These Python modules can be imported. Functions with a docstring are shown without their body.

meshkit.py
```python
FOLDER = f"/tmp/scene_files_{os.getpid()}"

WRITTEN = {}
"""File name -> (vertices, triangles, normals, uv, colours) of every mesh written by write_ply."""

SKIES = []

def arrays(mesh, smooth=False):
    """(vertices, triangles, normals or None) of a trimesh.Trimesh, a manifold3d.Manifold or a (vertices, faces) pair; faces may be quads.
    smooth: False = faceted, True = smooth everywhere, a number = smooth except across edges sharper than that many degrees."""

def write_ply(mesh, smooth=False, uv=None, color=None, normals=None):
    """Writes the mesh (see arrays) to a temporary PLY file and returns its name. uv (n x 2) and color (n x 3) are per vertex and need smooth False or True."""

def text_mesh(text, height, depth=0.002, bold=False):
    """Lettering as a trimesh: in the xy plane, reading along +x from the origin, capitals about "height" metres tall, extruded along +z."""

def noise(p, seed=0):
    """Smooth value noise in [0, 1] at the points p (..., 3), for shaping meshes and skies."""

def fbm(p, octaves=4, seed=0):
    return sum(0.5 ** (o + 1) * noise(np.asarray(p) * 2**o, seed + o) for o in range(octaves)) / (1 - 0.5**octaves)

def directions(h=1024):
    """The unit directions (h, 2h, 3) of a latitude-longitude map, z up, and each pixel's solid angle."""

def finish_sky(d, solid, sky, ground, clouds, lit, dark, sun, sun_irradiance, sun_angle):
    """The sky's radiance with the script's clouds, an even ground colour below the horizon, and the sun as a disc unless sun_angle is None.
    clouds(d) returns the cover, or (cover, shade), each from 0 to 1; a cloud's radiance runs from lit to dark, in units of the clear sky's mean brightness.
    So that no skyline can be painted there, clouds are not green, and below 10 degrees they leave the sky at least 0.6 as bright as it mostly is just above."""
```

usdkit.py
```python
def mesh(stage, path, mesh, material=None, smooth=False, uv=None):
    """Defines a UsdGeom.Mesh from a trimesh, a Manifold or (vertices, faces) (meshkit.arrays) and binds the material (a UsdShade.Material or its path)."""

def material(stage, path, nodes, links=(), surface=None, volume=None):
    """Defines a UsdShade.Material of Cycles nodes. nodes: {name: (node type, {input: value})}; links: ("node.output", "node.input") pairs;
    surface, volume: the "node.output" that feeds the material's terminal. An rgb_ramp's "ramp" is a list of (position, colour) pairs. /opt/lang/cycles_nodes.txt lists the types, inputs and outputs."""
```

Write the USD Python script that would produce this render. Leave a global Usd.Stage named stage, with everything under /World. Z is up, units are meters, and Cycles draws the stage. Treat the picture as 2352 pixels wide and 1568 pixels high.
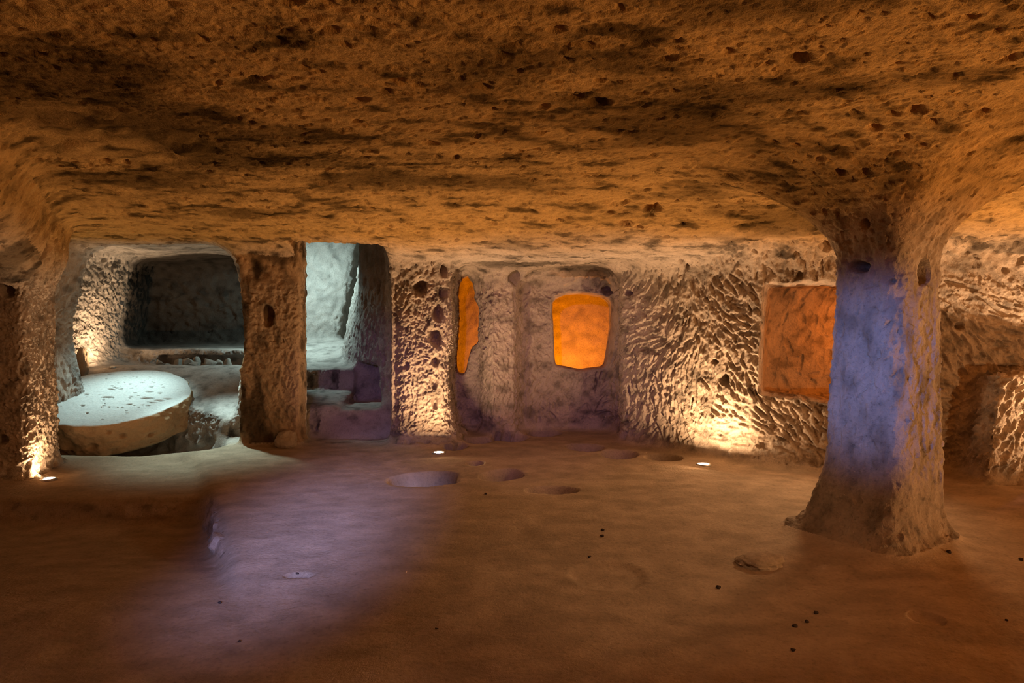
import math, random
import numpy as np
import trimesh
from scipy.spatial import cKDTree
import usdkit, meshkit
from pxr import Usd, UsdGeom, UsdLux, UsdShade, Sdf, Gf, Vt

stage = Usd.Stage.CreateInMemory()
UsdGeom.SetStageUpAxis(stage, 'Z')
UsdGeom.SetStageMetersPerUnit(stage, 1.0)
UsdGeom.Xform.Define(stage, '/World')
UsdGeom.Scope.Define(stage, '/World/Looks')
T = Sdf.ValueTypeNames

# ------------------------------------------------------------------ camera
EYE = np.array([0.0, 0.0, 1.3])
FPX, CX, CY = 1533.0, 1176.0, 740.0            # focal length and principal point in 2352x1568 pixels
cam = UsdGeom.Camera.Define(stage, '/World/camera')
cam.CreateHorizontalApertureAttr(36.0)
cam.CreateVerticalApertureAttr(24.0)
cam.CreateFocalLengthAttr(36.0 * FPX / 2352.0)
cam.CreateVerticalApertureOffsetAttr(-(784.0 - CY) * 36.0 / 2352.0)
cam.CreateClippingRangeAttr(Gf.Vec2f(0.05, 200.0))
cam.CreateExposureAttr(0.4)
cx = UsdGeom.Xformable(cam)
cx.AddTranslateOp().Set(Gf.Vec3d(*EYE))
cx.AddRotateXYZOp().Set(Gf.Vec3f(90, 0, 0))

# ------------------------------------------------------------------ lights that are not built as lamps in view
def light_xform(l, pos, aim):
    x = UsdGeom.Xformable(l)
    d = np.array(aim, float) - np.array(pos, float)
    z = -d / np.linalg.norm(d)
    up = np.array([0, 0, 1.0]) if abs(z[2]) < 0.95 else np.array([0, 1.0, 0])
    xx = np.cross(up, z); xx /= np.linalg.norm(xx)
    yy = np.cross(z, xx)
    x.AddTransformOp().Set(Gf.Matrix4d(*xx, 0, *yy, 0, *z, 0, *map(float, pos), 1))

def disk_light(path, pos, aim, radius, color, power, cone=None, soft=0.5):
    l = UsdLux.DiskLight.Define(stage, path)
    l.CreateRadiusAttr(radius)
    l.CreateColorAttr(Gf.Vec3f(*color))
    l.CreateIntensityAttr(power / (math.pi * radius * radius))
    if cone:
        s = UsdLux.ShapingAPI.Apply(l.GetPrim())
        s.CreateShapingConeAngleAttr(cone); s.CreateShapingConeSoftnessAttr(soft)
    light_xform(l, pos, aim)
    return l

def spot_light(path, pos, aim, radius, color, power, cone, soft=0.5):
    l = UsdLux.SphereLight.Define(stage, path)
    l.CreateRadiusAttr(radius)
    l.CreateColorAttr(Gf.Vec3f(*color))
    l.CreateIntensityAttr(power / (math.pi * radius * radius))
    s = UsdLux.ShapingAPI.Apply(l.GetPrim())
    s.CreateShapingConeAngleAttr(cone); s.CreateShapingConeSoftnessAttr(soft)
    light_xform(l, pos, aim)
    return l

WARM = (1.0, 0.67, 0.39)
AMBER = (1.0, 0.58, 0.26)
COOL = (0.62, 0.95, 1.0)
# coloured show spots fixed high up behind the visitor
spot_light('/World/floor_show_spot', (-0.9, -0.8, 2.0), (-1.26, 4.4, 0.0), 0.34, (0.36, 0.41, 1.0), 290, 7.6, 1.0)
spot_light('/World/column_show_spot', (-1.6, 0.6, 1.95), (2.16, 4.0, 1.0), 0.12, (0.17, 0.31, 1.0), 95, 7.5, 1.0)
spot_light('/World/bay_show_spot', (-0.5, 0.4, 2.0), (0.4, 8.0, 0.6), 0.05, (0.6, 0.36, 0.9), 26, 14, 1.0)
# cool lamps hidden in the stone room and in the winding passage
spot_light('/World/stone_room_spot', (-4.15, 7.85, 2.05), (-4.40, 7.5, 0.4), 0.05, COOL, 15, 31, 1.0)
spot_light('/World/stone_room_spot_001', (-3.55, 7.7, 1.95), (-3.1, 6.95, 0.1), 0.05, COOL, 24, 30, 1.0)
spot_light('/World/column_back_spot', (3.05, 5.45, 1.75), (1.2, 4.6, 0.0), 0.22, WARM, 10, 55, 1.0)
spot_light('/World/hall_ceiling_spot', (0.9, 1.2, 2.1), (0.8, 4.6, 0.0), 0.08, WARM, 4.0, 32, 1.0)
spot_light('/World/steps_show_spot', (-0.9, -0.6, 1.9), (-1.62, 7.7, 0.55), 0.08, (0.55, 0.34, 1.0), 24, 7, 1.0)
disk_light('/World/passage_lamp', (-3.0, 9.0, 2.2), (-2.7, 9.8, 1.0), 0.08, COOL, 11)
# orange lamps in the next chamber and in the wall niche
disk_light('/World/chamber_lamp', (0.6, 8.5, 0.1), (0.5, 9.6, 0.9), 0.08, (1.0, 0.30, 0.003), 21)
disk_light('/World/niche_lamp', (3.38, 5.98, 1.30), (2.9, 6.4, 1.1), 0.03, (1.0, 0.22, 0.008), 1.5)

# ------------------------------------------------------------------ helpers: fields
f4 = np.float32

def smin(a, b, k):
    h = np.maximum(k - np.abs(a - b), 0) / k
    return np.minimum(a, b) - h * h * k * 0.25

def smax(a, b, k):
    return -smin(-a, -b, k)

def sstep(a, b, x):
    t = np.clip((x - a) / (b - a), 0, 1)
    return t * t * (3 - 2 * t)

def poly(x, y, pts):
    """Signed distance to a polygon, negative inside."""
    d = None
    s = None
    n = len(pts)
    for i in range(n):
        ax, ay = pts[i]; bx, by = pts[i - 1]
        ex, ey = bx - ax, by - ay
        wx, wy = x - f4(ax), y - f4(ay)
        t = np.clip((wx * f4(ex) + wy * f4(ey)) / f4(ex * ex + ey * ey), 0, 1)
        q = (wx - f4(ex) * t) ** 2 + (wy - f4(ey) * t) ** 2
        d = q if d is None else np.minimum(d, q)
        c1 = y >= ay; c2 = y < by; c3 = (ex * wy > ey * wx)
        flip = (c1 & c2 & c3) | (~c1 & ~c2 & ~c3)
        s = flip if s is None else s ^ flip
    return np.where(s, -1, 1).astype(f4) * np.sqrt(d)

def lownoise(x, y, sc, seed):
    """cheap smooth 2D noise made of a few sines"""
    r = random.Random(seed)
    out = 0
    for i in range(6):
        a = r.uniform(0, math.tau); fr = sc * r.uniform(0.6, 1.6); ph = r.uniform(0, math.tau)
        out = out + np.sin((x * f4(math.cos(a)) + y * f4(math.sin(a))) * f4(fr) + f4(ph))
    return out / 6

MAIN = [(-4.5, -1.5), (5.7, -1.5), (5.7, 5.7), (3.9, 5.78), (2.85, 5.86), (2.24, 6.10), (1.62, 6.72), (1.19, 7.25), (1.23, 7.75), (1.15, 8.0), (0.35, 8.05), (0.13, 7.95),
        (0.03, 7.70), (-0.22, 7.62), (-0.33, 7.75), (-0.40, 7.95), (-0.75, 8.0), (-1.25, 7.8), (-1.30, 7.2), (-2.22, 7.05), (-2.86, 7.0), (-2.90, 7.35), (-4.83, 7.35), (-5.0, 6.95), (-5.1, 6.5), (-4.6, 6.4)]
NICHE = [(-4.98, 6.66), (-4.86, 7.5), (-5.38, 8.0), (-5.42, 9.4), (-5.62, 10.35), (-3.5, 10.4), (-3.05, 9.0), (-3.05, 7.6), (-2.88, 7.0), (-2.86, 6.75), (-3.3, 6.62)]
PASSAGE = [(-1.30, 6.7), (-1.33, 7.5), (-1.85, 8.2), (-2.12, 8.8), (-2.32, 9.3), (-2.30, 9.9), (-2.1, 10.6), (-2.6, 10.75), (-2.62, 10.15), (-3.6, 10.0), (-3.5, 9.0), (-2.75, 8.6), (-2.62, 7.9), (-2.24, 7.3), (-2.24, 6.7)]
CHAMBER = [(-1.6, 8.3), (1.9, 8.3), (1.9, 9.7), (-1.6, 9.85)]

def px_poly(pts, Y):
    return [((a - CX) * Y / FPX, 1.3 - (b - CY) * Y / FPX) for a, b in pts]
# openings of the back wall, as outlines (x, z) in the wall's own plane
WINDOW = px_poly([(1270, 690), (1300, 677), (1340, 675), (1385, 682), (1402, 697), (1400, 760), (1389, 842), (1330, 848), (1275, 838), (1271, 760)], 8.1)
SLIT = px_poly([(1075, 628), (1088, 655), (1091, 690), (1102, 706), (1098, 760), (1100, 787), (1085, 795), (1075, 830), (1069, 860), (1030, 864), (1020, 740), (1050, 640)], 8.05)

def floor_z(x, y):
    z = f4(0.012) * lownoise(x, y, 2.2, 3) + f4(0.006) * lownoise(x, y, 6.5, 4)
    # worn sunken place at the left, a shallow terrace behind it
    right = (x + f4(2.7) - (f4(5.78) - y) * f4(0.53))        # slanted right border
    right = right + f4(0.04) * lownoise(x, y, 5, 7)
    inside = 1 - sstep(-0.05, 0.05, right)
    near = sstep(2.9, 4.9, y) * (1 - sstep(6.3, 6.65, y))
    far = sstep(5.02, 5.14, y + f4(0.03) * lownoise(x, y, 9, 8))
    z = z - inside * near * (f4(0.22) * (1 - far) + f4(0.05) * far) * (1 - sstep(-4.1, -4.4, x))
    return z

def niche_floor(x, y):
    s = sstep(7.1, 8.7, y)
    z = f4(0.20) + s * f4(0.54) + f4(0.015) * lownoise(x, y, 5, 11)
    q = np.sqrt(((x + f4(4.25)) / f4(1.22)) ** 2 + ((y - f4(7.08)) / f4(0.60)) ** 2)
    pit = 1 - sstep(0.90, 1.0, q + f4(0.03) * lownoise(x, y, 6, 12))
    z = z * (1 - pit) + f4(-0.22) * pit
    edge = f4(9.16) + (x + f4(4.5)) * f4(-0.12)
    z = z - f4(0.06) * sstep(-0.36, -0.26, y - edge) * (1 - sstep(-0.06, 0.02, y - edge)) * sstep(-5.3, -5.1, x)
    z = z + f4(0.20) * sstep(0.0, 0.07, y - edge)
    return z

def passage_floor(x, y):
    z = f4(0.36) * sstep(7.42, 7.62, y + f4(0.02) * lownoise(x, y, 7, 21)) + f4(0.09) * sstep(7.6, 8.3, y)
    z = z + f4(0.28) * sstep(8.28, 8.40, y) * (1 - sstep(-1.98, -1.90, x + f4(0.25) * (y - f4(8.3))))
    return z + f4(0.3) * sstep(8.4, 10.2, y)

def ceil_z(x, y):
    s = (y + f4(0.35) * x - f4(5.1)) / f4(2.0)
    z = f4(2.2) - f4(0.27) * sstep(0, 1, s)
    z = z + f4(0.035) * lownoise(x, y, 1.3, 31) + f4(0.02) * lownoise(x, y, 3.7, 32)
    z = z + f4(0.10) * sstep(6.3, 4.3, y) + f4(0.08) * sstep(-1.0, -4.0, x) * sstep(5.5, 3.0, y)
    return z

COL = (2.30, 4.12)
def column(x, y, z):
    """the free standing square column, flared at top and foot"""
    a = math.radians(32)
    lean = f4(0.02) * (z - f4(1.0))
    hz = np.clip(z, 0, 2.5)
    foot = np.clip(1 - hz / f4(0.55), 0, 1) ** 2
    dx, dy = x - f4(COL[0]) - lean + f4(0.09) * foot, y - f4(COL[1])
    u = dx * f4(math.cos(a)) + dy * f4(math.sin(a)); v = -dx * f4(math.sin(a)) + dy * f4(math.cos(a))
    u, v = np.abs(u), np.abs(v)
    r = f4(0.10)
    half = f4(0.235) + f4(0.035) * sstep(1.6, 0.2, hz) + f4(0.07) * foot
    top = np.clip((hz - f4(1.60)) / f4(0.70), 0, 1.2)
    half = half + f4(0.70) * top ** 2.6
    q = np.sqrt(np.maximum(u - half + r, 0) ** 2 + np.maximum(v - half + r, 0) ** 2) + np.minimum(np.maximum(u - half + r, v - half + r), 0) - r
    return q * f4(0.8)

def pillar_mid(x, y, z):
    """pillar between the passage and the slit"""
    h = np.clip(z, 0, 2.4)
    foot = f4(0.16) * np.clip(1 - h / f4(0.45), 0, 1) ** 2
    top = f4(0.25) * np.clip((h - f4(1.65)) / f4(0.5), 0, 1.4) ** 2
    right = f4(-0.67) + foot * f4(0.6) + top + f4(0.02) * np.sin(h * f4(5.0) + f4(1.2))
    left = f4(-1.24) - foot * f4(0.15)
    front = f4(7.12) - foot - top * f4(0.6)
    cxm, hx = (left + right) / 2, (right - left) / 2
    cym, hy = (front + f4(8.6)) / 2, (f4(8.6) - front) / 2
    r = f4(0.14)
    u, v = np.abs(x - cxm) - hx + r, np.abs(y - cym) - hy + r
    return np.sqrt(np.maximum(u, 0) ** 2 + np.maximum(v, 0) ** 2) + np.minimum(np.maximum(u, v), 0) - r

def left_pier(x, y, z):
    h = np.clip(z, 0, 2.6)
    top = np.clip((h - f4(1.45)) / f4(0.75), 0, 1.4)
    right = f4(-4.05) + f4(0.15) * top ** 2 - f4(0.04) * sstep(0, 1.3, h) - f4(0.32) * np.clip(y - f4(5.62), 0, 1)
    front = f4(5.62) - f4(1.9) * np.clip((h - f4(1.72)) / f4(0.5), 0, 1.4) ** 2
    r = f4(0.07)
    u, v = x - right + r, np.maximum(front - y, y - f4(6.35)) + r
    d = np.sqrt(np.maximum(u, 0) ** 2 + np.maximum(v, 0) ** 2) + np.minimum(np.maximum(u, v), 0) - r
    return d * f4(0.8)

def left_bracket(x, y, z):
    """rib that climbs along the ceiling from the left pier towards the visitor"""
    ax, ay, az, bx, by, bz = -4.42, 6.0, 1.95, -2.75, 2.9, 2.42
    ex, ey, ez = bx - ax, by - ay, bz - az
    t = np.clip(((x - f4(ax)) * f4(ex) + (y - f4(ay)) * f4(ey) + (z - f4(az)) * f4(ez)) / f4(ex * ex + ey * ey + ez * ez), 0, 1)
    return np.sqrt((x - f4(ax) - t * f4(ex)) ** 2 + (y - f4(ay) - t * f4(ey)) ** 2 + (z - f4(az) - t * f4(ez)) ** 2) - f4(0.30)

def buttress(x, y, z):
    d = np.maximum(f4(3.80) + f4(0.19) * z - x, f4(5.36) + f4(0.07) * z - y)
    return smax(smax(d, z - f4(0.90), 0.12), d, 0.05)

def wall_niche(x, y, z):
    u = x - f4(0.5) * (y - f4(6.08))
    d = poly(u, z, [(2.255, 0.66), (2.285, 1.2), (2.315, 1.62), (2.75, 1.64), (3.60, 1.58), (3.62, 0.6), (2.9, 0.60), (2.6, 0.64)])
    return smax(d, np.abs(y - f4(6.0)) - f4(0.48), 0.08)

DENTS = []          # (x, y, z, radius, vertical stretch)

def air(x, y, z):
    """negative in the open air of the cave, positive in the rock"""
    lean = f4(0.0)
    m2 = poly(x, y, MAIN)
    n2 = poly(x, y, NICHE)
    p2 = poly(x - f4(0.20) * (z - f4(1.2)) * sstep(8.3, 8.9, y), y, PASSAGE)
    cz = ceil_z(x, y)
    fz = floor_z(x, y)
    room = smax(smax(m2, z - cz, 0.30), fz - z, 0.10)
    # room of the round stone
    nz = niche_floor(x, y)
    ntop = f4(2.13) + f4(0.05) * lownoise(x, y, 4, 41) + f4(0.10) * sstep(7.0, 8.2, y)
    nroom = smax(smax(n2 + f4(0.05) * np.sin(z * f4(4.0)), z - ntop, 0.35), nz - z, 0.12)
    # lower opening of its deep recess
    d = smin(room, nroom, 0.07)
    # passage with steps
    pz = passage_floor(x, y)
    proom = smax(smax(p2, z - f4(3.0), 0.2), pz - z, 0.08)
    d = smin(d, proom, 0.04)
    # dark recess at the right of the steps
    d = smin(d, smax(poly(x, z, [(-1.98, 0.30), (-1.52, 0.32), (-1.55, 0.78), (-1.95, 0.80)]), np.abs(y - f4(8.0)) - f4(0.45), 0.06), 0.03)
    # chamber behind the back wall, window and slit
    c = smax(poly(x, y, CHAMBER), np.abs(z - f4(0.95)) - f4(1.0), 0.35)
    d = np.minimum(d, c)
    d = smin(d, smax(poly(x, z, WINDOW), np.abs(y - f4(8.2)) - f4(0.3), 0.03), 0.03)
    d = smin(d, smax(poly(x, z, SLIT), np.abs(y - f4(8.2)) - f4(0.3), 0.03), 0.03)
    d = smin(d, wall_niche(x, y, z), 0.03)
    # dark undercut behind the loose stones of the alcove
    d = smin(d, smax(np.abs(x - f4(-4.2)) - f4(0.72), smax(np.abs(y + (x + f4(4.5)) * f4(0.12) - f4(9.15)) - f4(0.26), np.abs(z - f4(0.765)) - f4(0.085), 0.05), 0.05), 0.02)
    # standing rock
    d = smax(d, -pillar_mid(x, y, z), 0.12)
    d = smax(d, -left_pier(x, y, z), 0.12)
    d = smax(d, -left_bracket(x, y, z), 0.25)
    d = smax(d, -buttress(x, y, z), 0.06)
    d = smax(d, -column(x, y, z), 0.16)
    return d

def at_many(pp, t0=1.2):
    """the points of the rock seen along some directions, by marching through the field"""
    pp = np.asarray(pp, float)
    v = np.stack([(pp[:, 0] - CX) / FPX, np.ones(len(pp)), -(pp[:, 1] - CY) / FPX], 1); v /= np.linalg.norm(v, axis=1, keepdims=True)
    t = np.full(len(pp), t0)
    for _ in range(90):
        p = (EYE + v * t[:, None]).astype(f4)
        d = air(p[:, 0], p[:, 1], p[:, 2])
        t += np.where(d > -0.004, 0, np.maximum(-d * 0.75, 0.004))
    return EYE + v * t[:, None]

# ------------------------------------------------------------------ holes cut in the rock (picked on the walls, ceiling and floor)
HOLES = [(*a, 1.0)[:4] + (1.0,) for a in [(1048, 628, 17), (1022, 624, 11), (965, 660, 14), (1020, 672, 13), (1006, 716, 12, 1.6), (1000, 772, 15, 1.2), (1000, 828, 8, 1.5), (997, 880, 7, 2), (998, 925, 7, 2), (931, 840, 8),
          (1190, 637, 20, 0.7), (1395, 665, 10), (1440, 672, 10, .6), (1903, 568, 15, 0.9), (1565, 600, 7), (1575, 612, 6), (1838, 632, 7),
          (2125, 625, 21, 1.1), (1970, 612, 20, .5), (1988, 515, 9, 1.4), (2050, 645, 8, .6), (2095, 870, 5), (1640, 830, 8, .7), (1660, 870, 12, .9),
          (615, 722, 12, 1.9), (15, 668, 16, .8), (5, 1010, 12, .8), (110, 575, 14, 1.8),
          (892, 620, 7, 2.2), (868, 655, 9, 2), (2225, 585, 7, .6), (2250, 560, 6, .6), (2205, 750, 9, .9), (2322, 585, 6, .8), (2310, 620, 8, .5)]]
HOLES += [(*a, 1.0, 0.6) for a in [(1830, 140, 26), (2105, 250, 18), (2255, 258, 16), (2010, 292, 15), (1885, 115, 8), (822, 232, 15), (888, 212, 12), (345, 93, 10), (1160, 128, 18), (1375, 238, 26), (1320, 228, 14),
                  (1352, 103, 12), (1452, 75, 8), (1555, 95, 12), (1280, 70, 18), (850, 380, 8), (700, 155, 10), (735, 163, 10), (1930, 395, 12), (1190, 165, 10), (1060, 182, 8), (1127, 190, 8), (990, 330, 16), (1500, 480, 18), (1440, 515, 14),
                  (1650, 175, 9), (1700, 190, 7), (2030, 35, 8), (2290, 72, 10), (1975, 36, 9), (260, 200, 9), (240, 370, 12), (590, 252, 12), (640, 480, 8)]]
MARKS = at_many([h[:2] for h in HOLES] + [(1745, 1296), (658, 1024)])
for h, p in zip(HOLES, MARKS):
    DENTS.append((p[0], p[1], p[2], h[2] * p[1] / FPX, h[3], h[4]))

# floor pits: (px, py, half width px, half height px, depth)
PITS = []
for px, py, hw, hh, dep in [(975, 1099, 78, 20, .10), (1155, 1088, 52, 13, .09), (1268, 1125, 58, 9, .045), (1046, 1028, 26, 8, .10), (1092, 1062, 20, 5, .07), (1100, 1012, 34, 8, .07), (1172, 1005, 40, 9, .07),
                            (1342, 1027, 42, 9, .07), (1420, 1043, 44, 10, .08), (1522, 1050, 38, 8, .06), (1400, 1320, 90, 35, .010), (690, 1320, 36, 6, .008), (1250, 995, 40, 6, .05), (2130, 1420, 40, 18, .010)]:
    Y = 1.3 * FPX / (py - CY)
    X = (px - CX) * Y / FPX
    Y0, Y1 = 1.3 * FPX / (py + hh - CY), 1.3 * FPX / (py - hh - CY)
    PITS.append((X, (Y0 + Y1) / 2, hw * Y / FPX, (Y1 - Y0) / 2, dep * 2.2))

# ------------------------------------------------------------------ the rock surface: field on a grid, surface nets, refinement, tool marks
H = 0.04
LO = np.array([-6.1, -1.9, -0.5]); HI = np.array([6.1, 11.1, 3.2])
NX, NY, NZ = [int(round((b - a) / H)) + 1 for a, b in zip(LO, HI)]
gx = (LO[0] + H * np.arange(NX)).astype(f4)[:, None, None]
gy = (LO[1] + H * np.arange(NY)).astype(f4)[None, :, None]
gz = (LO[2] + H * np.arange(NZ)).astype(f4)[None, None, :]
F = np.empty((NX, NY, NZ), f4)
for a in range(0, NX, 40):
    F[a:a + 40] = air(gx[a:a + 40], gy, gz)
F[[0, -1]] = 1; F[:, [0, -1]] = 1; F[:, :, [0, -1]] = 1

def surface_nets(F):
    S = F < 0
    c = [S[i:NX - 1 + i, j:NY - 1 + j, k:NZ - 1 + k] for i in (0, 1) for j in (0, 1) for k in (0, 1)]
    n = sum(a.astype(np.int8) for a in c)
    act = (n > 0) & (n < 8)
    I, J, K = np.nonzero(act)
    num = np.full(act.shape, -1, np.int32); num[I, J, K] = np.arange(len(I))
    pos = np.zeros((len(I), 3)); cnt = np.zeros(len(I))
    for a in range(8):
        for b in range(3):
            if a & (1 << b):
                continue
            o = [(a >> 0) & 1, (a >> 1) & 1, (a >> 2) & 1]; q = list(o); q[b] = 1
            va, vb = F[I + o[0], J + o[1], K + o[2]], F[I + q[0], J + q[1], K + q[2]]
            cr = (va < 0) != (vb < 0)
            t = np.where(cr, va / np.where(va == vb, 1, va - vb), 0)
            for d in range(3):
                pos[:, d] += np.where(cr, o[d] + (t if d == b else 0), 0)
            cnt += cr
    pos = pos / cnt[:, None] + np.stack([I, J, K], 1)
    V = LO + pos * H
    quads = []
    for b in range(3):
        sl0, sl1 = [slice(1, -1)] * 3, [slice(1, -1)] * 3
        sl0[b], sl1[b] = slice(0, -1), slice(1, None)
        A, B = S[tuple(sl0)], S[tuple(sl1)]
        E = np.stack(np.nonzero(A != B), 1)
        up = A[tuple(E.T)]
        E = E + np.array([0 if d == b else 1 for d in range(3)])
        d1, d2 = [d for d in range(3) if d != b]
        def cell(i, j):
            e = E.copy(); e[:, d1] -= i; e[:, d2] -= j
            return num[tuple(e.T)]
        q = np.stack([cell(1, 1), cell(0, 1), cell(0, 0), cell(1, 0)], 1)
        flip = up if b != 1 else ~up
        q[flip] = q[flip][:, ::-1]
        quads.append(q)
    Q = np.vstack(quads)
    return V, np.vstack([Q[:, [0, 1, 2]], Q[:, [0, 2, 3]]])

V, TRI = surface_nets(F)

def normals(V, TRI):
    fn = np.cross(V[TRI[:, 1]] - V[TRI[:, 0]], V[TRI[:, 2]] - V[TRI[:, 0]])
    n = np.stack([np.bincount(TRI.ravel(), np.repeat(fn[:, k], 3), len(V)) for k in range(3)], 1)
    return n / np.maximum(np.linalg.norm(n, axis=1, keepdims=True), 1e-20)

def smooth(V, TRI, it):
    e = np.vstack([TRI[:, [0, 1]], TRI[:, [1, 2]], TRI[:, [2, 0]]])
    deg = np.bincount(e.ravel(), minlength=len(V))[:, None]
    for _ in range(it):
        a = np.stack([np.bincount(e[:, 0], V[e[:, 1], k], len(V)) + np.bincount(e[:, 1], V[e[:, 0], k], len(V)) for k in range(3)], 1)
        V = V * 0.5 + 0.5 * a / np.maximum(deg, 1)
    return V
V = smooth(V, TRI, 1)
N = normals(V, TRI)
# normals must look into the air
def grad_sign():
    i = np.arange(0, len(V), max(1, len(V) // 500))
    p = V[i] + N[i] * 0.05
    return np.median(air(*[p[:, k].astype(f4) for k in range(3)]))
if grad_sign() > 0:
    TRI = TRI[:, ::-1]

def refine(V, TRI, size):
    """conforming split of every edge longer than size(midpoint)"""
    e = np.sort(np.vstack([TRI[:, [0, 1]], TRI[:, [1, 2]], TRI[:, [2, 0]]]), 1)
    key, inv = np.unique(e[:, 0].astype(np.int64) * len(V) + e[:, 1], return_inverse=True)
    a, b = key // len(V), key % len(V)
    mid = (V[a] + V[b]) / 2
    long = np.linalg.norm(V[a] - V[b], axis=1) > size(mid)
    new = np.full(len(key), -1, np.int64); new[long] = len(V) + np.arange(long.sum())
    m = new[inv].reshape(3, -1).T                      # midpoints of 01, 12, 20
    V = np.vstack([V, mid[long]])
    c = (m >= 0).sum(1)
    out = [TRI[c == 0]]
    k = c == 3
    t, q = TRI[k], m[k]
    out += [np.stack([t[:, 0], q[:, 0], q[:, 2]], 1), np.stack([q[:, 0], t[:, 1], q[:, 1]], 1), np.stack([q[:, 2], q[:, 1], t[:, 2]], 1), q]
    for r in range(3):
        t = np.roll(TRI, -r, 1); q = np.roll(m, -r, 1)
        k = (c == 1) & (q[:, 0] >= 0)
        out += [np.stack([t[k, 0], q[k, 0], t[k, 2]], 1), np.stack([q[k, 0], t[k, 1], t[k, 2]], 1)]
        k = (c == 2) & (q[:, 2] < 0)                   # edges 01 and 12 split
        out += [np.stack([q[k, 0], t[k, 1], q[k, 1]], 1), np.stack([t[k, 0], q[k, 0], q[k, 1]], 1), np.stack([t[k, 0], q[k, 1], t[k, 2]], 1)]
    return V, np.vstack(out)

def detail(P):
    x, y, z = P.T
    s = np.full(len(P), 0.09)
    seen = (y > 1.5) & (np.abs(x) < 0.79 * y + 0.2)
    s = np.where(seen & (z > 1.7), np.clip(0.0045 * y, 0.012, 0.028), s)
    s = np.where(seen & (z < 0.1), np.clip(0.0060 * y, 0.018, 0.045), s)
    s = np.where(seen & (z >= 0.1) & (z <= 1.7), 0.0135, s)
    s = np.where(seen & (np.hypot(x - COL[0], y - COL[1]) < 0.9), 0.0135, s)
    s = np.where(seen & (z >= 0.1) & (z <= 1.7) & (y > 7.2) & (x < -1.2), 0.017, s)
    s = np.where(((y > 8.25) & (x > -1.7)) | (y > 9.3), 0.045, s)
    s = np.where((z > 2.32), 0.09, s)
    return s
for _ in range(3):
    V, TRI = refine(V, TRI, detail)
V = smooth(V, TRI, 2)
N = normals(V, TRI)

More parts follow.
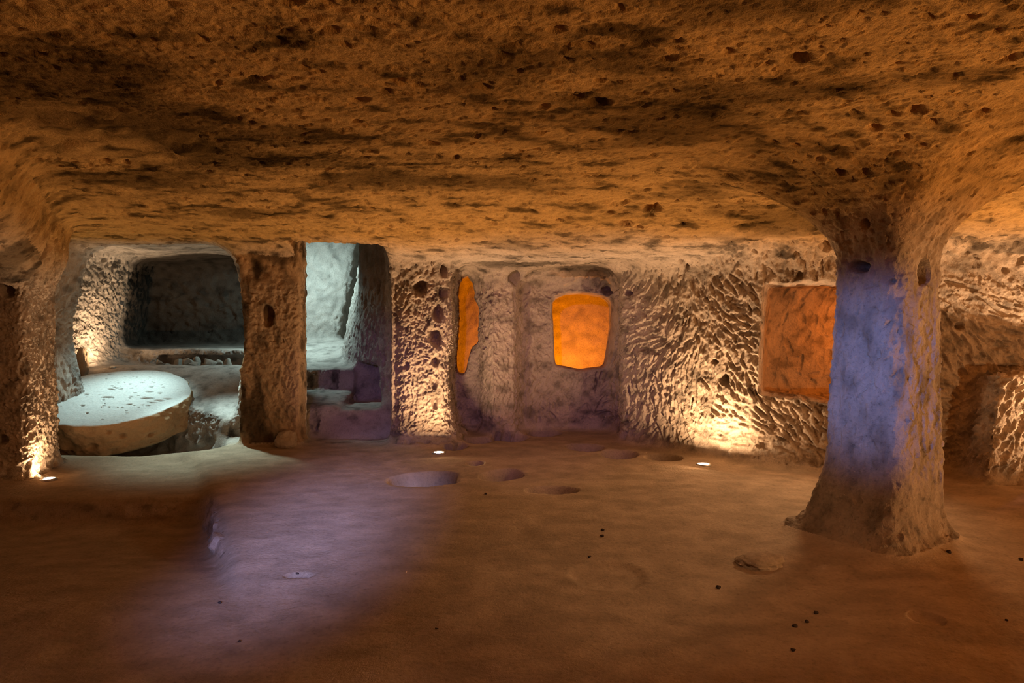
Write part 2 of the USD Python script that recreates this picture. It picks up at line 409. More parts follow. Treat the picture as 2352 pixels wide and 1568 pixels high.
# ---------------- what each place of the rock is
NAMES = ['floor', 'ceiling', 'wall_back', 'wall_right', 'wall_left', 'wall_alcove', 'wall_passage', 'wall_chamber', 'wall_front', 'rock_column', 'rock_pillar', 'rock_pillar_001', 'rock_pier', 'window_1', 'wall_niche', 'floor_alcove', 'floor_passage', 'rock_bench', 'stone_step', 'stone_step_001']
ID = {n: i for i, n in enumerate(NAMES)}
def classify(P, Nn):
    x, y, z = P.astype(f4).T
    nz = Nn[:, 2]
    lab = np.full(len(P), ID['wall_back'])
    m2 = poly(x, y, MAIN)
    lab[x < -3.0] = ID['wall_left']
    lab[(x > 1.9)] = ID['wall_right']
    lab[(y < 0.0)] = ID['wall_front']
    lab[(nz < -0.62) & (y < 8.3)] = ID['ceiling']
    lab[(nz > 0.62)] = ID['floor']
    beyond = m2 > 0.06
    alc = beyond & (x < -2.2) & (poly(x, y, NICHE) < 0.25)
    pas = beyond & (x < -1.2) & (poly(x, y, PASSAGE) < poly(x, y, NICHE)) & (y < 11)
    lab[alc] = np.where(nz[alc] > 0.55, ID['floor_alcove'], ID['wall_alcove'])
    lab[pas] = np.where((nz[pas] > 0.6), ID['floor_passage'], ID['wall_passage'])
    step = pas & (y < 8.0) & (z < 0.45) & (nz > 0.2); lab[step] = ID['floor_passage']
    lab[pas & (y > 7.36) & (y < 8.26) & (z > 0.02) & (z < 0.52) & (nz > -0.3) & (x < -1.36)] = ID['stone_step']
    lab[pas & (y >= 8.22) & (y < 8.75) & (z > 0.40) & (z < 0.80) & (nz > -0.3) & (x < -1.86)] = ID['stone_step_001']
    lab[(y > 8.22) & (x > -1.7)] = ID['wall_chamber']
    win = (poly(x, z, WINDOW) < 0.04) & (y > 7.7) & (y < 8.6) & (x > 0.2) & (poly(x, z, WINDOW) > -0.04); lab[win & (y < 8.32)] = ID['window_1']
    nic = wall_niche(x, y, z) < 0.03; lab[nic & (x > 1.9) & (y > 5.5)] = ID['wall_niche']
    # standing rock
    cd = np.hypot(x - COL[0], y - COL[1])
    col = (column(x, y, z) < 0.05) & (z > 0.03) & (cd < 0.8) & (z < 2.1); lab[col] = ID['rock_column']
    pm = (pillar_mid(x, y, z) < 0.045) & (z > 0.03) & (y < 8.1) & (nz > -0.8); lab[pm] = ID['rock_pillar_001']
    lp = (left_pier(x, y, z) < 0.05) & (z > -0.02) & (nz > -0.5) & (z < 2.0); lab[lp] = ID['rock_pier']
    p1 = (x > -3.12) & (x < -2.16) & (y > 6.7) & (y < 8.4) & (np.abs(nz) < 0.62) & (z > 0.0); lab[p1] = ID['rock_pillar']
    b = (buttress(x, y, z) < 0.04) & (x > 3.8) & (y > 5.2) & (z > 0.0) & (z < 1.0); lab[b] = ID['rock_bench']
    return lab

lab_v = classify(V, N)

# ---------------- displacement
rng = np.random.default_rng(7)
D = np.zeros(len(V))                       # depth pushed into the rock

def area_of(mask):
    k = mask[TRI].all(1)
    t = TRI[k]
    return 0.5 * np.linalg.norm(np.cross(V[t[:, 1]] - V[t[:, 0]], V[t[:, 2]] - V[t[:, 0]]), axis=1).sum(), t

def gouges(mask, per_m2, length, width, depth, angle, jitter=0.35, bias=0.5, seed=1, k=14):
    """overlapping strokes of a pick: each a scoop with a deep end and a sharp lip"""
    global D
    r = np.random.default_rng(seed)
    area, t = area_of(mask)
    n = int(area * per_m2)
    if n < 1:
        return
    w = 0.5 * np.linalg.norm(np.cross(V[t[:, 1]] - V[t[:, 0]], V[t[:, 2]] - V[t[:, 0]]), axis=1)
    f = r.choice(len(t), n, p=w / w.sum())
    u = r.random((n, 2)); fl = u.sum(1) > 1; u[fl] = 1 - u[fl]
    A, B, C = V[t[f, 0]], V[t[f, 1]], V[t[f, 2]]
    P = A + u[:, :1] * (B - A) + u[:, 1:] * (C - A)
    G = N[t[f, 0]]
    up = np.tile([0.0, 0, 1], (n, 1)); flat = np.abs(G[:, 2]) > 0.8; up[flat] = [0, 1, 0]
    e1 = np.cross(up, G); e1 /= np.linalg.norm(e1, axis=1, keepdims=True)
    e2 = np.cross(G, e1)
    th = angle(P) + r.normal(0, jitter, n)
    a = e1 * np.cos(th)[:, None] + e2 * np.sin(th)[:, None]
    L = length * r.uniform(0.6, 1.5, n) / 2; W = width * r.uniform(0.6, 1.5, n) / 2; Dp = depth * r.uniform(0.35, 1.3, n)
    tree = cKDTree(P)
    idx = np.nonzero(mask)[0]
    k = min(k, n)
    dist, j = tree.query(V[idx], k, distance_upper_bound=length * 0.75, workers=-1)
    best = np.zeros(len(idx))
    for c in range(k):
        ok = np.isfinite(dist[:, c])
        jj = j[ok, c]
        v = V[idx[ok]] - P[jj]
        tt = (v * a[jj]).sum(1) / L[jj]
        b = np.cross(G[jj], a[jj])
        ss = (v * b).sum(1) / W[jj]
        q = 1 - tt * tt - ss * ss
        q = np.where(q > 0, np.maximum(q, 0) ** 0.42, 0) * (1 + bias * tt) * Dp[jj]
        best[ok] = np.maximum(best[ok], q)
    D[idx] += best

def facets(mask, size, slope, seed):
    """broken faces: every small cell of the rock is tilted its own way"""
    r = np.random.default_rng(seed)
    idx = np.nonzero(mask)[0]
    if len(idx) == 0: return
    area, t = area_of(mask)
    P = V[r.choice(idx, max(8, int(area / size ** 2)))] + r.normal(0, size * 0.2, (max(8, int(area / size ** 2)), 3))
    G = r.normal(0, slope, P.shape)
    _, j = cKDTree(P).query(V[idx], workers=-1)
    D[idx] += np.clip(((V[idx] - P[j]) * G[j]).sum(1), -size, size) + r.normal(0, size * slope * 0.25, len(P))[j]

is_ = lambda *n: np.isin(lab_v, [ID[x] for x in n])
seen = (V[:, 1] > 1.2) & (np.abs(V[:, 0]) < 0.80 * V[:, 1] + 0.4)
wallish = np.abs(N[:, 2]) < 0.85
# fan shaped strokes on the lit wall: the pick came from the right of each panel
def fan(P):
    return np.radians(60) + np.radians(60) * np.clip((P[:, 2] - 1.0) / 0.8, -1, 1) * 0 + np.radians(35) * np.sin(P[:, 0] * 2.1 + P[:, 2] * 2.3)
def lit_fan(P):
    # left of the centre line the strokes fall to the left, right of it to the right
    u = P[:, 0] - 1.78
    return np.radians(38) + np.radians(100) * sstep(-0.5, 0.45, u) + np.radians(25) * (1.1 - P[:, 2]) + 0.5 * np.sin(P[:, 2] * 5 + u * 3)
gouges(seen & is_('wall_back') & (V[:, 0] > 1.0), 300, 0.19, 0.036, 0.026, lit_fan, 0.33, 0.8, 11)
gouges(seen & is_('wall_back') & (V[:, 0] <= 1.0) & (V[:, 0] > -0.5), 200, 0.13, 0.05, 0.014, fan, 0.5, 0.5, 12)
gouges(seen & is_('wall_right', 'ceiling') & (V[:, 0] > 1.9) & (V[:, 1] > 5.1) & (V[:, 2] < 2.0), 300, 0.17, 0.038, 0.026, lit_fan, 0.3, 0.8, 13)
gouges(seen & is_('rock_bench'), 330, 0.17, 0.038, 0.026, lambda P: np.radians(55) + 0 * P[:, 0], 0.25, 0.6, 14)
gouges(seen & is_('rock_pillar_001'), 700, 0.062, 0.03, 0.020, lambda P: np.radians(70) + 0 * P[:, 0], 0.8, 0.6, 15)
gouges(seen & is_('rock_pier', 'wall_left') & ((N[:, 0] > 0.35) | (V[:, 2] > 1.75)), 480, 0.10, 0.026, 0.018, lambda P: np.radians(85) + 0 * P[:, 0], 0.4, 0.6, 16)
gouges(seen & is_('wall_alcove') & (V[:, 0] < -5.1) & (V[:, 1] < 9.6), 380, 0.11, 0.036, 0.026, lambda P: np.radians(140) + 0 * P[:, 0], 0.35, 0.6, 17)
gouges(seen & is_('rock_column') & (V[:, 2] < 1.8), 190, 0.17, 0.055, 0.010, lambda P: np.radians(82) + 0 * P[:, 0], 0.22, 0.4, 18)
gouges(seen & is_('rock_pillar'), 150, 0.16, 0.05, 0.010, lambda P: np.radians(88) + 0 * P[:, 0], 0.5, 0.4, 19)
gouges(seen & is_('wall_passage', 'wall_chamber', 'wall_niche'), 110, 0.17, 0.06, 0.014, lambda P: np.radians(75) + 0 * P[:, 0], 0.4, 0.4, 20)
gouges(seen & is_('ceiling') & (V[:, 1] > 1.3), 170, 0.09, 0.032, 0.007, lambda P: np.radians(8) + 0 * P[:, 0], 0.6, 0.5, 21, 8)
gouges(seen & is_('ceiling') & (V[:, 1] > 1.3), 16, 0.07, 0.04, 0.026, lambda P: np.radians(8) + 0 * P[:, 0], 0.9, 0.7, 22, 4)

facets(seen & is_('wall_back', 'wall_right', 'rock_bench') & wallish, 0.045, 0.13, 41)
facets(seen & is_('rock_pillar_001', 'rock_pier', 'wall_alcove') & wallish, 0.035, 0.26, 42)
facets(seen & is_('rock_column', 'rock_pillar', 'wall_passage'), 0.06, 0.12, 43)
facets(seen & is_('ceiling'), 0.045, 0.11, 44)
# broad unevenness and grain
D += 0.020 * (meshkit.fbm(V * 3.2, 3, 5) - 0.5) * np.where(is_('floor', 'floor_alcove', 'floor_passage'), 0.5, 1.3)
D += 0.012 * (meshkit.fbm(V * 14.0, 3, 9) - 0.5) * np.where(is_('floor'), 0.35, 1.0) * seen
rough = seen & is_('rock_pillar_001', 'rock_pier', 'wall_back', 'wall_right', 'rock_bench', 'wall_alcove')
D += 0.016 * (meshkit.fbm(V * 34.0, 2, 10) - 0.5) * rough

# single holes
tree = cKDTree(V)
for (ax, ay, az, r, s, deep) in DENTS:
    i = np.array(tree.query_ball_point([ax, ay, az], r * max(1, s) * 1.6))
    if len(i) == 0:
        continue
    d = V[i] - [ax, ay, az]
    if s != 1.0:
        d[:, 2] /= s
    wob = 1 + 0.5 * (meshkit.noise(V[i] * 18, 77) - 0.5)
    q = np.linalg.norm(d, axis=1) / (r * wob)
    D[i] += deep * 2.4 * r * np.clip(1.25 - q, 0, 0.8) ** 0.6
fl = is_('floor')
for (X, Y, a, b, dep) in PITS:
    i = np.nonzero(fl & (np.abs(V[:, 0] - X) < a * 1.5) & (np.abs(V[:, 1] - Y) < b * 1.5))[0]
    wob = 1 + 0.28 * (meshkit.noise(np.c_[V[i, 0] * 5, V[i, 1] * 5, V[i, 0] * 0], 78) - 0.5)
    q = np.hypot((V[i, 0] - X) / a, (V[i, 1] - Y) / b) * wob
    D[i] += dep * (1 - sstep(0.72, 1.08, q))
VD = V - N * D[:, None]
ND = normals(VD, TRI)

# ---------------- tint of the rock (mineral colour, not light): rusty tuff overhead and in the foreground, pale tuff low on the walls
def tint_of(P, lab, Nn):
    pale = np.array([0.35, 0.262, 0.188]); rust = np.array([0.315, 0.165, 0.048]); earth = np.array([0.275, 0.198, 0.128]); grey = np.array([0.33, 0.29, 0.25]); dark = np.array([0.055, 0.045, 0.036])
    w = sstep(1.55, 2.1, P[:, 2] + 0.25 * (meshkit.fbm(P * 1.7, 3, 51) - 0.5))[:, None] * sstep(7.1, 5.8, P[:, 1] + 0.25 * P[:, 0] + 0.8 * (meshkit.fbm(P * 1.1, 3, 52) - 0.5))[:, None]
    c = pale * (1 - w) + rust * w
    e = (sstep(0.1, -0.02, P[:, 2]) * sstep(0.3, 0.8, Nn[:, 2]))[:, None]
    c = c * (1 - e) + earth * e
    g = ((P[:, 1] > 6.9) * (P[:, 0] < -1.3) * sstep(6.9, 7.6, P[:, 1]))[:, None]
    c = c * (1 - g) + grey * g
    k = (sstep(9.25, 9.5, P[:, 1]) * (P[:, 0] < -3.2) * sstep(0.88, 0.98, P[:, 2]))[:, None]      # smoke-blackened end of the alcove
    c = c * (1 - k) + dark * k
    c[lab == ID['rock_column']] *= 0.82
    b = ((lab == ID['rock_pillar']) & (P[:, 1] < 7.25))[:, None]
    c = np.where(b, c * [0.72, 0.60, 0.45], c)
    # mottling, streaks and soot that the rock itself carries
    see = np.nonzero(seen)[0]
    st = np.ones((len(see), 3)); L = lab[see]
    st[L == ID['ceiling']] = [0.7, 1.2, 1.0]; st[np.isin(L, [ID['rock_column'], ID['rock_pillar']])] = [1.4, 1.4, 0.6]; st[L == ID['floor']] = [0.8, 1.1, 1]
    con = np.full(len(see), 0.30); con[L == ID['ceiling']] = 0.50; con[L == ID['rock_column']] = 0.26; con[L == ID['rock_pillar']] = 0.42; con[L == ID['floor']] = 0.10; con[np.isin(L, [ID['wall_passage'], ID['wall_chamber']])] = 0.16
    m = meshkit.fbm(P[see] * st * 9.0, 4, 61)
    fac = np.where(m < 0.5, 1.0 - con * 1.5 * sstep(0.52, 0.26, m), 1.0 + 0.16 * sstep(0.5, 0.72, m))
    c[see] *= fac[:, None]
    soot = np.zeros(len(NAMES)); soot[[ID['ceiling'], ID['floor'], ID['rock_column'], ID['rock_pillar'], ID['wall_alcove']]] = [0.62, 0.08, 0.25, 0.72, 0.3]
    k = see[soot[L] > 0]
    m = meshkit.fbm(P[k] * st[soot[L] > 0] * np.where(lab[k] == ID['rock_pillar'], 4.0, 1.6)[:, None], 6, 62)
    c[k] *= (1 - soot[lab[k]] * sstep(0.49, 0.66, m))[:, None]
    return c
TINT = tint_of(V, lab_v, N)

# ------------------------------------------------------------------ materials
def rock_material(name, bump=0.6, speck=0.5, scale=40.0, attr=True, color=(0.5, 0.4, 0.3)):
    nodes = {
        'tc': ('texture_coordinate', {}),
        'fine': ('noise_texture', {'scale': scale, 'detail': 4.0, 'roughness': 0.74}),
        'rf': ('rgb_ramp', {'ramp': [(0.26, (1 - speck, 1 - speck * 1.03, 1 - speck * 1.06)), (0.42, (0.93,) * 3), (0.72, (1.13, 1.12, 1.10))]}),
        'm3': ('mix_color', {'blend_type': 'multiply', 'fac': 1.0, 'use_clamp': False}),
        'b': ('bump', {'strength': bump, 'distance': 0.014}),
        'p': ('diffuse_bsdf', {'roughness': 0.0}),
    }
    links = [('tc.object', 'fine.vector'), ('fine.fac', 'rf.fac'), ('rf.color', 'm3.b'), ('fine.fac', 'b.height'), ('b.normal', 'p.normal'), ('m3.result', 'p.color')]
    if attr:
        nodes['at'] = ('attribute', {'attribute': 'tint'})
        links.append(('at.color', 'm3.a'))
    else:
        nodes['m3'][1]['a'] = color
    return usdkit.material(stage, '/World/Looks/' + name, nodes, links, surface='p.BSDF')

M = {
    'wall': rock_material('tuff_wall', 0.95, 0.45, 52.0),
    'ceiling': rock_material('tuff_ceiling', 0.95, 0.62, 34.0),
    'floor': rock_material('trodden_floor', 0.45, 0.36, 44.0),
    'column': rock_material('column_tuff', 0.85, 0.45, 46.0),
    'sooty': rock_material('sooty_tuff', 0.85, 0.5, 44.0),
    'millstone': rock_material('millstone_tuff', 0.4, 0.3, 50.0),
    'stone': rock_material('loose_stone', 0.6, 0.4, 60.0, False, (0.25, 0.22, 0.185)),
    'pebble': rock_material('dark_pebble', 0.5, 0.4, 90.0, False, (0.045, 0.032, 0.025)),
    'earthy': rock_material('earthy_stone', 0.35, 0.3, 40.0, False, (0.27, 0.195, 0.13)),
    'metal': usdkit.material(stage, '/World/Looks/bezel_metal', {'n': ('noise_texture', {'scale': 60.0}), 'r': ('rgb_ramp', {'ramp': [(0.3, (0.30, 0.27, 0.24)), (0.7, (0.45, 0.42, 0.38))]}), 'p': ('principled_bsdf', {'metallic': 0.9, 'roughness': 0.45})},
                             [('n.fac', 'r.fac'), ('r.color', 'p.base_color')], surface='p.BSDF'),
    'lens': usdkit.material(stage, '/World/Looks/lamp_lens', {'e': ('emission', {'color': (1.0, 0.80, 0.55), 'strength': 60.0})}, surface='e.emission'),
}

def put(path, v, f, n, mat, tint=None):
    m = UsdGeom.Mesh.Define(stage, path)
    m.CreatePointsAttr(Vt.Vec3fArray.FromNumpy(np.ascontiguousarray(v, np.float32)))
    m.CreateFaceVertexCountsAttr(Vt.IntArray.FromNumpy(np.full(len(f), 3, np.int32)))
    m.CreateFaceVertexIndicesAttr(Vt.IntArray.FromNumpy(np.ascontiguousarray(f, np.int32).ravel()))
    m.CreateSubdivisionSchemeAttr('none')
    m.CreateNormalsAttr(Vt.Vec3fArray.FromNumpy(np.ascontiguousarray(n, np.float32)))
    m.SetNormalsInterpolation('vertex')
    if tint is not None:
        UsdGeom.PrimvarsAPI(m).CreatePrimvar('tint', T.Color3fArray, 'vertex').Set(Vt.Vec3fArray.FromNumpy(np.ascontiguousarray(tint, np.float32)))
    UsdShade.MaterialBindingAPI.Apply(m.GetPrim()).Bind(mat)
    return m.GetPrim()

def tag(p, label, category, group=None, kind=None):
    p.SetCustomDataByKey('label', label); p.SetCustomDataByKey('category', category)
    if group: p.SetCustomDataByKey('group', group)
    if kind: p.SetCustomDataByKey('kind', kind)
    return p

INFO = {
    'floor': ('trodden brown earth floor of the cave with shallow pits', 'floor', 'floor', 'structure'),
    'ceiling': ('low rust-brown rough rock ceiling of the cave', 'ceiling', 'ceiling', 'structure'),
    'wall_back': ('tool-marked pale rock wall at the back between slit and wall niche', 'wall', 'wall', 'structure'),
    'wall_right': ('pick-marked rock wall behind and right of the free-standing column', 'wall', 'wall', 'structure'),
    'wall_left': ('dark rock wall along the left side of the cave', 'wall', 'wall', 'structure'),
    'wall_alcove': ('rock walls of the alcove behind the round millstone', 'wall', 'wall', 'structure'),
    'wall_passage': ('curving rock walls of the stepped passage in pale cool light', 'wall', 'wall', 'structure'),
    'wall_chamber': ('orange lit walls of the next chamber seen through window and slit', 'wall', 'wall', 'structure'),
    'wall_front': ('rock wall behind the viewer', 'wall', 'wall', 'structure'),
    'window_1': ('arched reveal of the window opening that looks into the orange chamber', 'window', 'wall', 'structure'),
    'wall_niche': ('deep square wall niche glowing dark orange beside the column', 'niche', 'wall', 'structure'),
    'floor_alcove': ('sloping rock floor and pit around the round millstone', 'floor', 'floor', 'structure'),
    'floor_passage': ('pale rock floor of the passage above the steps', 'floor', 'floor', 'structure'),
    'stone_step': ('lower worn rock step at the mouth of the passage in violet light', 'step', 'wall', None),
    'stone_step_001': ('upper block-shaped rock step below the pale cool passage floor', 'step', 'wall', None),
    'rock_column': ('free-standing carved rock column with flared top, lit blue on its left face', 'column', 'column', None),
    'rock_pillar': ('brown soot-stained rock pillar between the millstone alcove and the stepped passage', 'pillar', 'sooty', None),
    'rock_pillar_001': ('brightly lit rough pillar full of holes, right of the stepped passage', 'pillar', 'wall', None),
    'rock_pier': ('ragged rock pier at the left edge, lit from its foot by a floor lamp', 'pier', 'wall', None),
    'rock_bench': ('battered rock bench with slanting pick strokes at the right edge of the photo', 'bench', 'wall', None),
}
fl_lab = np.sort(lab_v[TRI], 1)[:, 1]
for name in NAMES:
    k = TRI[fl_lab == ID[name]]
    if len(k) == 0:
        continue
    u, inv = np.unique(k, return_inverse=True)
    lb, cat, mat, kind = INFO[name]
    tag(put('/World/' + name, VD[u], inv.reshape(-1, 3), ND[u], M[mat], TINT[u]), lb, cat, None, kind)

# ------------------------------------------------------------------ floor lamps
def lathe(profile, n=40):
    pr = np.array(profile, float)
    th = np.linspace(0, math.tau, n, endpoint=False)
    v = np.stack([pr[:, None, 0] * np.cos(th), pr[:, None, 0] * np.sin(th), np.repeat(pr[:, 1:2], n, 1)], -1).reshape(-1, 3)
    f = []
    for a in range(len(pr) - 1):
        for b in range(n):
            c = (b + 1) % n
            f += [(a * n + b, a * n + c, (a + 1) * n + c), (a * n + b, (a + 1) * n + c, (a + 1) * n + b)]
    m = trimesh.Trimesh(v, f, process=True); m.merge_vertices(); m.update_faces(m.nondegenerate_faces()); m.fix_normals()
    return m

def ground(x, y, z0=None):
    """height of the finished floor at a place"""
    c = np.nonzero((np.abs(VD[:, 0] - x) < 0.06) & (np.abs(VD[:, 1] - y) < 0.06) & (N[:, 2] > 0.5))[0]
    if z0 is not None:
        c = c[np.abs(VD[c, 2] - z0) < 0.3]
    d = np.hypot(VD[c, 0] - x, VD[c, 1] - y)
    return float(VD[c[np.argmin(d)], 2])

def uplight(name, x, y, z, label, power, color, aim, lens=True, scale=1.0):
    root = UsdGeom.Xform.Define(stage, '/World/' + name)
    root.AddTranslateOp().Set(Gf.Vec3d(x, y, z))
    p = tag(root.GetPrim(), label, 'floor lamp', 'recessed lamps that light the rock from below')
    s = scale
    usdkit.mesh(stage, f'/World/{name}/bezel', lathe([(0.050 * s, -0.06), (0.066 * s, -0.06), (0.068 * s, 0.010), (0.064 * s, 0.016), (0.052 * s, 0.016), (0.050 * s, 0.008), (0.050 * s, -0.06)]), M['metal'], 30)
    usdkit.mesh(stage, f'/World/{name}/lens', lathe([(0.0, 0.013), (0.03 * s, 0.0125), (0.051 * s, 0.008), (0.050 * s, -0.03), (0, -0.03)]), M['lens'], 30)
    disk_light(f'/World/{name}/bulb', (0, 0, 0.03), np.array(aim, float) - [x, y, z + 0.03], 0.04 * s, color, power)
    return p

LAMPS = [
    ('uplight', -3.97, 5.71, 'glowing recessed floor lamp at the foot of the ragged left pier', 4, WARM, (-3.90, 5.66, 1.5), 1.0),
    ('uplight_001', -0.725, 6.62, 'glowing recessed floor lamp before the bright pillar full of holes', 13, WARM, (-0.70, 6.37, 1.5), 1.0),
    ('uplight_002', 1.754, 6.11, 'glowing recessed floor lamp before the tool-marked wall left of the column', 13, WARM, (1.60, 5.92, 1.5), 1.0),
]
for name, x, y, lb, pw, colr, aim, s in LAMPS:
    uplight(name, x, y, ground(x, y) - 0.006, lb, pw, colr, aim, True, s)
zz = ground(-5.10, 8.52, 0.65)
uplight('uplight_003', -5.10, 8.52, zz, 'tiny bright lamp in the alcove behind the round millstone', 6.5, WARM, (-5.14, 8.5, 1.6), True, 0.6)
disk_light('/World/right_hall_lamp', (4.95, 4.95, 0.05), (4.93, 4.90, 1.2), 0.05, WARM, 30)
disk_light('/World/near_hall_lamp', (5.3, 0.8, 0.05), (4.6, 1.1, 2.2), 0.06, AMBER, 60)
disk_light('/World/rear_hall_lamp', (0.8, -0.9, 0.05), (0.8, -0.7, 2.2), 0.06, WARM, 1)

# ------------------------------------------------------------------ the round millstone
def blob(seed, size, rough=0.25, sub=3, flat=1.0):
    r = np.random.default_rng(seed)
    pts = r.normal(size=(14, 3)); pts /= np.linalg.norm(pts, axis=1, keepdims=True); pts *= r.uniform(0.8, 1.15, (14, 1))
    m = trimesh.convex.convex_hull(pts * 0.5)
    m = m.subdivide().subdivide().subdivide() if sub >= 3 else m.subdivide().subdivide()
    v = m.vertices
    v = v * (1 + rough * (meshkit.fbm(v * 4 + seed, 3, seed) - 0.5)[:, None])
    m = trimesh.Trimesh(v, m.faces, process=True)
    trimesh.smoothing.filter_taubin(m, iterations=4)
    m.apply_scale(np.array(size) / m.extents)
    return m

def millstone():
    R, Th = 0.79, 0.36
    nt, nr, nh = 300, 70, 44
    th = np.linspace(0, math.tau, nt, endpoint=False)
    rings = []
    for i in range(1, nr + 1): rings.append((R * i / nr * 0.975, Th / 2))
    for a in np.linspace(15, 75, 4): rings.append((R * 0.975 + R * 0.025 * math.sin(math.radians(a)), Th / 2 - 0.02 * (1 - math.cos(math.radians(a)))))
    for i in range(1, nh): rings.append((R * (1 + 0.012 * math.sin(math.pi * i / nh)), Th / 2 - 0.02 - (Th - 0.03) * i / nh))
    for i in range(8, -1, -1): rings.append((R * 0.97 * i / 8, -Th / 2))
    rings = [(0.0, Th / 2)] + rings
    pr = np.array(rings)
    outline = 1 + 0.018 * np.sin(2 * th + 0.6) + 0.012 * np.sin(5 * th + 1.0) + 0.008 * np.sin(9 * th)
    v = np.stack([pr[:, None, 0] * outline * np.cos(th), pr[:, None, 0] * outline * np.sin(th), np.repeat(pr[:, 1:2], nt, 1)], -1).reshape(-1, 3)
    a, b = np.meshgrid(np.arange(len(pr) - 1), np.arange(nt), indexing='ij'); c = (b + 1) % nt
    f = np.vstack([np.stack([a * nt + b, (a + 1) * nt + b, (a + 1) * nt + c], -1).reshape(-1, 3), np.stack([a * nt + b, (a + 1) * nt + c, a * nt + c], -1).reshape(-1, 3)])
    m = trimesh.Trimesh(v, f, process=False)
    m.merge_vertices(); m.update_faces(m.nondegenerate_faces()); m.remove_unreferenced_vertices()
    v = m.vertices.copy(); n = m.vertex_normals
    top = n[:, 2] > 0.7; side = np.abs(n[:, 2]) < 0.7
    d = 0.010 * (meshkit.fbm(v * 5, 3, 3) - 0.5) + 0.006 * (meshkit.fbm(v * 22, 3, 4) - 0.5)
    d += side * (0.07 * (meshkit.fbm(v * 4.5, 3, 6) - 0.5) + 0.06 * (meshkit.fbm(v * 14, 4, 8) - 0.5))
    # pits and slots worn in the upper face
    r = np.random.default_rng(5)
    spots = [(-0.10, 0.16, .05, .012), (-0.06, 0.20, .03, .012), (0.0, 0.17, .025, .010), (-0.02, -0.06, .07, .020), (0.40, -0.02, .07, .022), (0.33, 0.16, .05, .014), (0.28, 0.30, .03, .012), (0.46, 0.14, .025, .02), (0.12, 0.40, .04, .010), (-0.62, -0.12, .05, .02), (-0.66, 0.02, .04, .02), (-0.15, -0.3, .03, .015), (0.02, 0.33, .02, .01),
             (0.56, -0.06, .06, .016), (0.50, -0.12, .05, .014), (0.62, 0.0, .05, .014), (0.1, 0.22, .02, .01), (0.2, 0.1, .02, .01), (0.42, 0.3, .018, .01), (-0.4, -0.1, .02, .012), (0.3, -0.2, .03, .014)]
    spots += [(*(r.uniform(-0.6, 0.6, 2)), r.uniform(.006, .02), r.uniform(.005, .01)) for _ in range(60)]
    for sx, sy, la, wb in spots:
        ang = r.normal(0.05, 0.25)
        q = np.hypot(((v[:, 0] - sx) * math.cos(ang) + (v[:, 1] - sy) * math.sin(ang)) / la, (-(v[:, 0] - sx) * math.sin(ang) + (v[:, 1] - sy) * math.cos(ang)) / wb)
        d -= top * 0.035 * np.clip(1.1 - q, 0, 1) ** 0.7
    # holes in the rim
    for ph, hz, rr in [(-1.3, -0.05, .05), (-1.75, 0.08, .03), (-0.95, 0.02, .035), (-2.0, -0.02, .03), (-1.1, 0.1, .025), (-1.55, -0.12, .03), (-0.6, -.05, .03)]:
        c = np.array([R * math.cos(ph), R * math.sin(ph), hz])
        d -= side * 0.05 * np.clip(1.1 - np.linalg.norm((v - c) / [1, 1, .8], axis=1) / rr, 0, 1) ** 0.7
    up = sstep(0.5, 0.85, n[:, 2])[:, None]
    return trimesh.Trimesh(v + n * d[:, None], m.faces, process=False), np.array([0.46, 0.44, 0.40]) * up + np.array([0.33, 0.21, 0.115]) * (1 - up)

ms, ms_tint = millstone()
tilt = trimesh.transformations.rotation_matrix(math.radians(17), [1, 0, 0]) @ trimesh.transformations.rotation_matrix(math.radians(4), [0, 1, 0])
MS = (-4.50, 7.54, 0.31)
ms.apply_transform(tilt)
x = UsdGeom.Xform.Define(stage, '/World/millstone')
x.AddTranslateOp().Set(Gf.Vec3d(*MS))
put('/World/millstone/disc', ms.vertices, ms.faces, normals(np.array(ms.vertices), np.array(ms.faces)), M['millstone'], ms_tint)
tag(x.GetPrim(), 'large round millstone lying tilted in the pit of the left alcove', 'millstone')

# ------------------------------------------------------------------ loose stones
def thing_mesh(name, m, pos, mat, label, cat, group=None, smooth_deg=35):
    p = usdkit.mesh(stage, '/World/' + name, m, mat, smooth_deg)
    UsdGeom.Xformable(p).AddTranslateOp().Set(Gf.Vec3d(*map(float, pos)))
    return tag(p.GetPrim(), label, cat, group)

def name_n(base, i):
    return base if i == 0 else f'{base}_{i:03d}'

STONES = [(409, 832, 15, 15, 'pale rounded stone in the trough at the back of the alcove'),
          (431, 833, 24, 14, 'wide flat stone right of the pale one in the alcove trough'),
          (451, 828, 13, 22, 'tall upright stone in the middle of the alcove trough'),
          (477, 837, 27, 18, 'largest rounded stone in the alcove trough'),
          (501, 829, 16, 14, 'small grey stone leaning beside the largest stone in the trough'),
          (525, 847, 18, 18, 'dark stone at the right end of the row, beside the brown pillar'),
          (386, 836, 16, 8, 'low thin stone at the left of the row in the trough'),
          (363, 824, 20, 12, 'flat slab of stone at the far left end of the trough'),
          (445, 845, 18, 6, 'small stone chip lying in front of the row of stones')]
for i, (px, py, w, h, lb) in enumerate(STONES):
    Y = (8.98, 8.88)[i % 2] if i < 8 else 8.78
    X = (px - CX) * Y / FPX
    s = Y / FPX
    m = blob(100 + i, (w * s * 1.2, 0.10, h * s * 1.6), 0.35, 2)
    gz0 = ground(X, Y, 0.7)
    thing_mesh(name_n('loose_stone', i), m, (X, Y, gz0 + h * s * 0.62), M['stone'], lb, 'stone', None)

# flat stone by the foot of the column, knob beside the brown pillar, pale post in the alcove
def boulder(seed, size, rough):
    m = trimesh.creation.icosphere(4, 0.5)
    v = m.vertices * (1 + rough * (meshkit.fbm(m.vertices * 3 + seed, 4, seed) - 0.5)[:, None])
    return trimesh.Trimesh(v * np.array(size), m.faces, process=False)

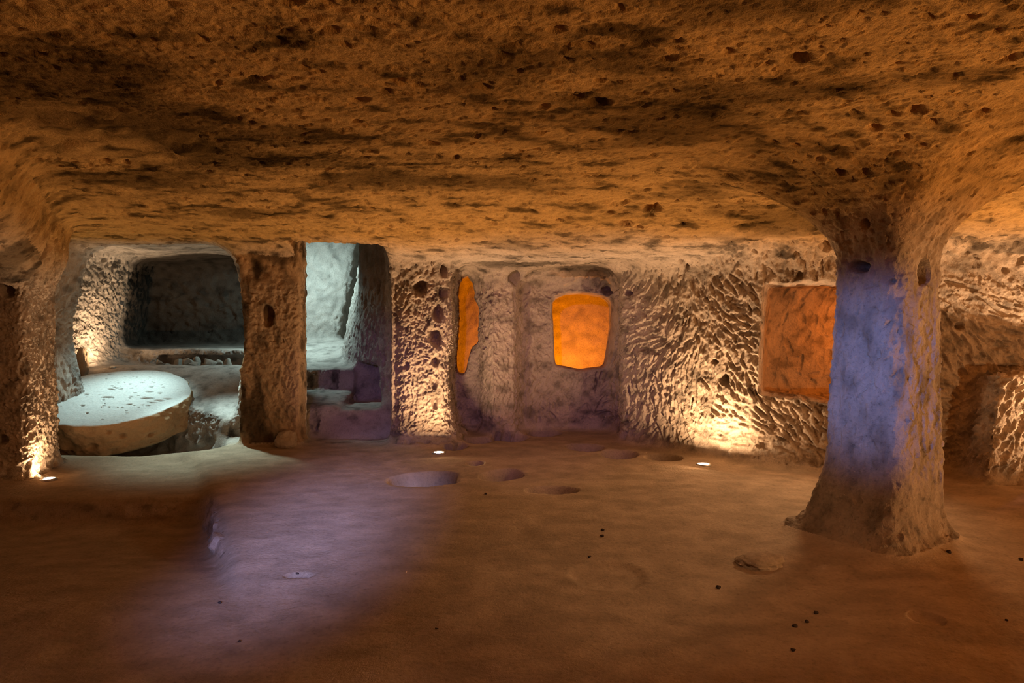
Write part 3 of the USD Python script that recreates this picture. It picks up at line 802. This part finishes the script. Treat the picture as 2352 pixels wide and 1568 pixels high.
p = MARKS[-2]
thing_mesh('flat_stone', boulder(31, (0.25, 0.19, 0.10), 0.7), (p[0], p[1], ground(p[0], p[1]) + 0.012), M['earthy'], 'low flat stone half sunk in the floor by the foot of the column', 'stone')
thing_mesh('upright_stone', boulder(33, (0.15, 0.15, 0.44), 0.5), (-5.33, 8.27, ground(-5.22, 8.30, 0.6) + 0.12), M['earthy'], 'narrow upright stone between the left wall of the alcove and the tiny lamp', 'stone')
p = MARKS[-1]
thing_mesh('small_rock', boulder(32, (0.22, 0.24, 0.24), 0.7), (p[0], p[1], ground(p[0], p[1]) + 0.05), M['earthy'], 'small rounded rock at the foot of the brown soot-stained pillar', 'rock')

PEB = [(505, 1378, 6, 'dark pebble alone on the purple-lit floor, left foreground'), (1875, 1409, 7, 'dark pebble left of the shallow hollow, right foreground'), (1853, 1429, 7, 'dark pebble in a pair in front of the shallow hollow'),
       (1826, 1440, 8, 'larger dark pebble of the pair in front of the shallow hollow'), (2180, 1272, 8, 'dark pebble right of the foot of the column'), (2346, 1285, 7, 'dark pebble at the right edge of the photo'),
       (1650, 1348, 8, 'dark sliver of stone on the floor left of the flat stone'), (1384, 1217, 6, 'upper one of two dark pebbles in the middle of the floor'), (1383, 1231, 6, 'lower one of two dark pebbles in the middle of the floor'),
       (1354, 1277, 6, 'dark pebble beside the worn patch in the middle of the floor'), (1822, 1496, 8, 'dark pebble near the bottom of the photo right of centre'), (550, 1472, 6, 'dark pebble near the bottom of the photo at the left'), (1002, 1445, 5, 'tiny dark pebble near the bottom of the photo at the centre'),
       (683, 1315, 5, 'tiny dark pebble beside the long shallow hollow in the purple light'), (1115, 1136, 5, 'tiny dark pebble below the largest pits before the slit'), (2312, 1425, 5, 'tiny dark pebble low at the right edge')]
for i, (px, py, r, lb) in enumerate(PEB):
    Y = 1.3 * FPX / (py - CY); X = (px - CX) * Y / FPX; s = Y / FPX * r
    g = ground(X, Y)
    thing_mesh(name_n('pebble', i), blob(200 + i, (1.5 * s, 1.3 * s, 0.9 * s), 0.3, 2), (X, Y, g + 0.3 * s), M['pebble'], lb, 'pebble', 'dark pebbles scattered on the floor')
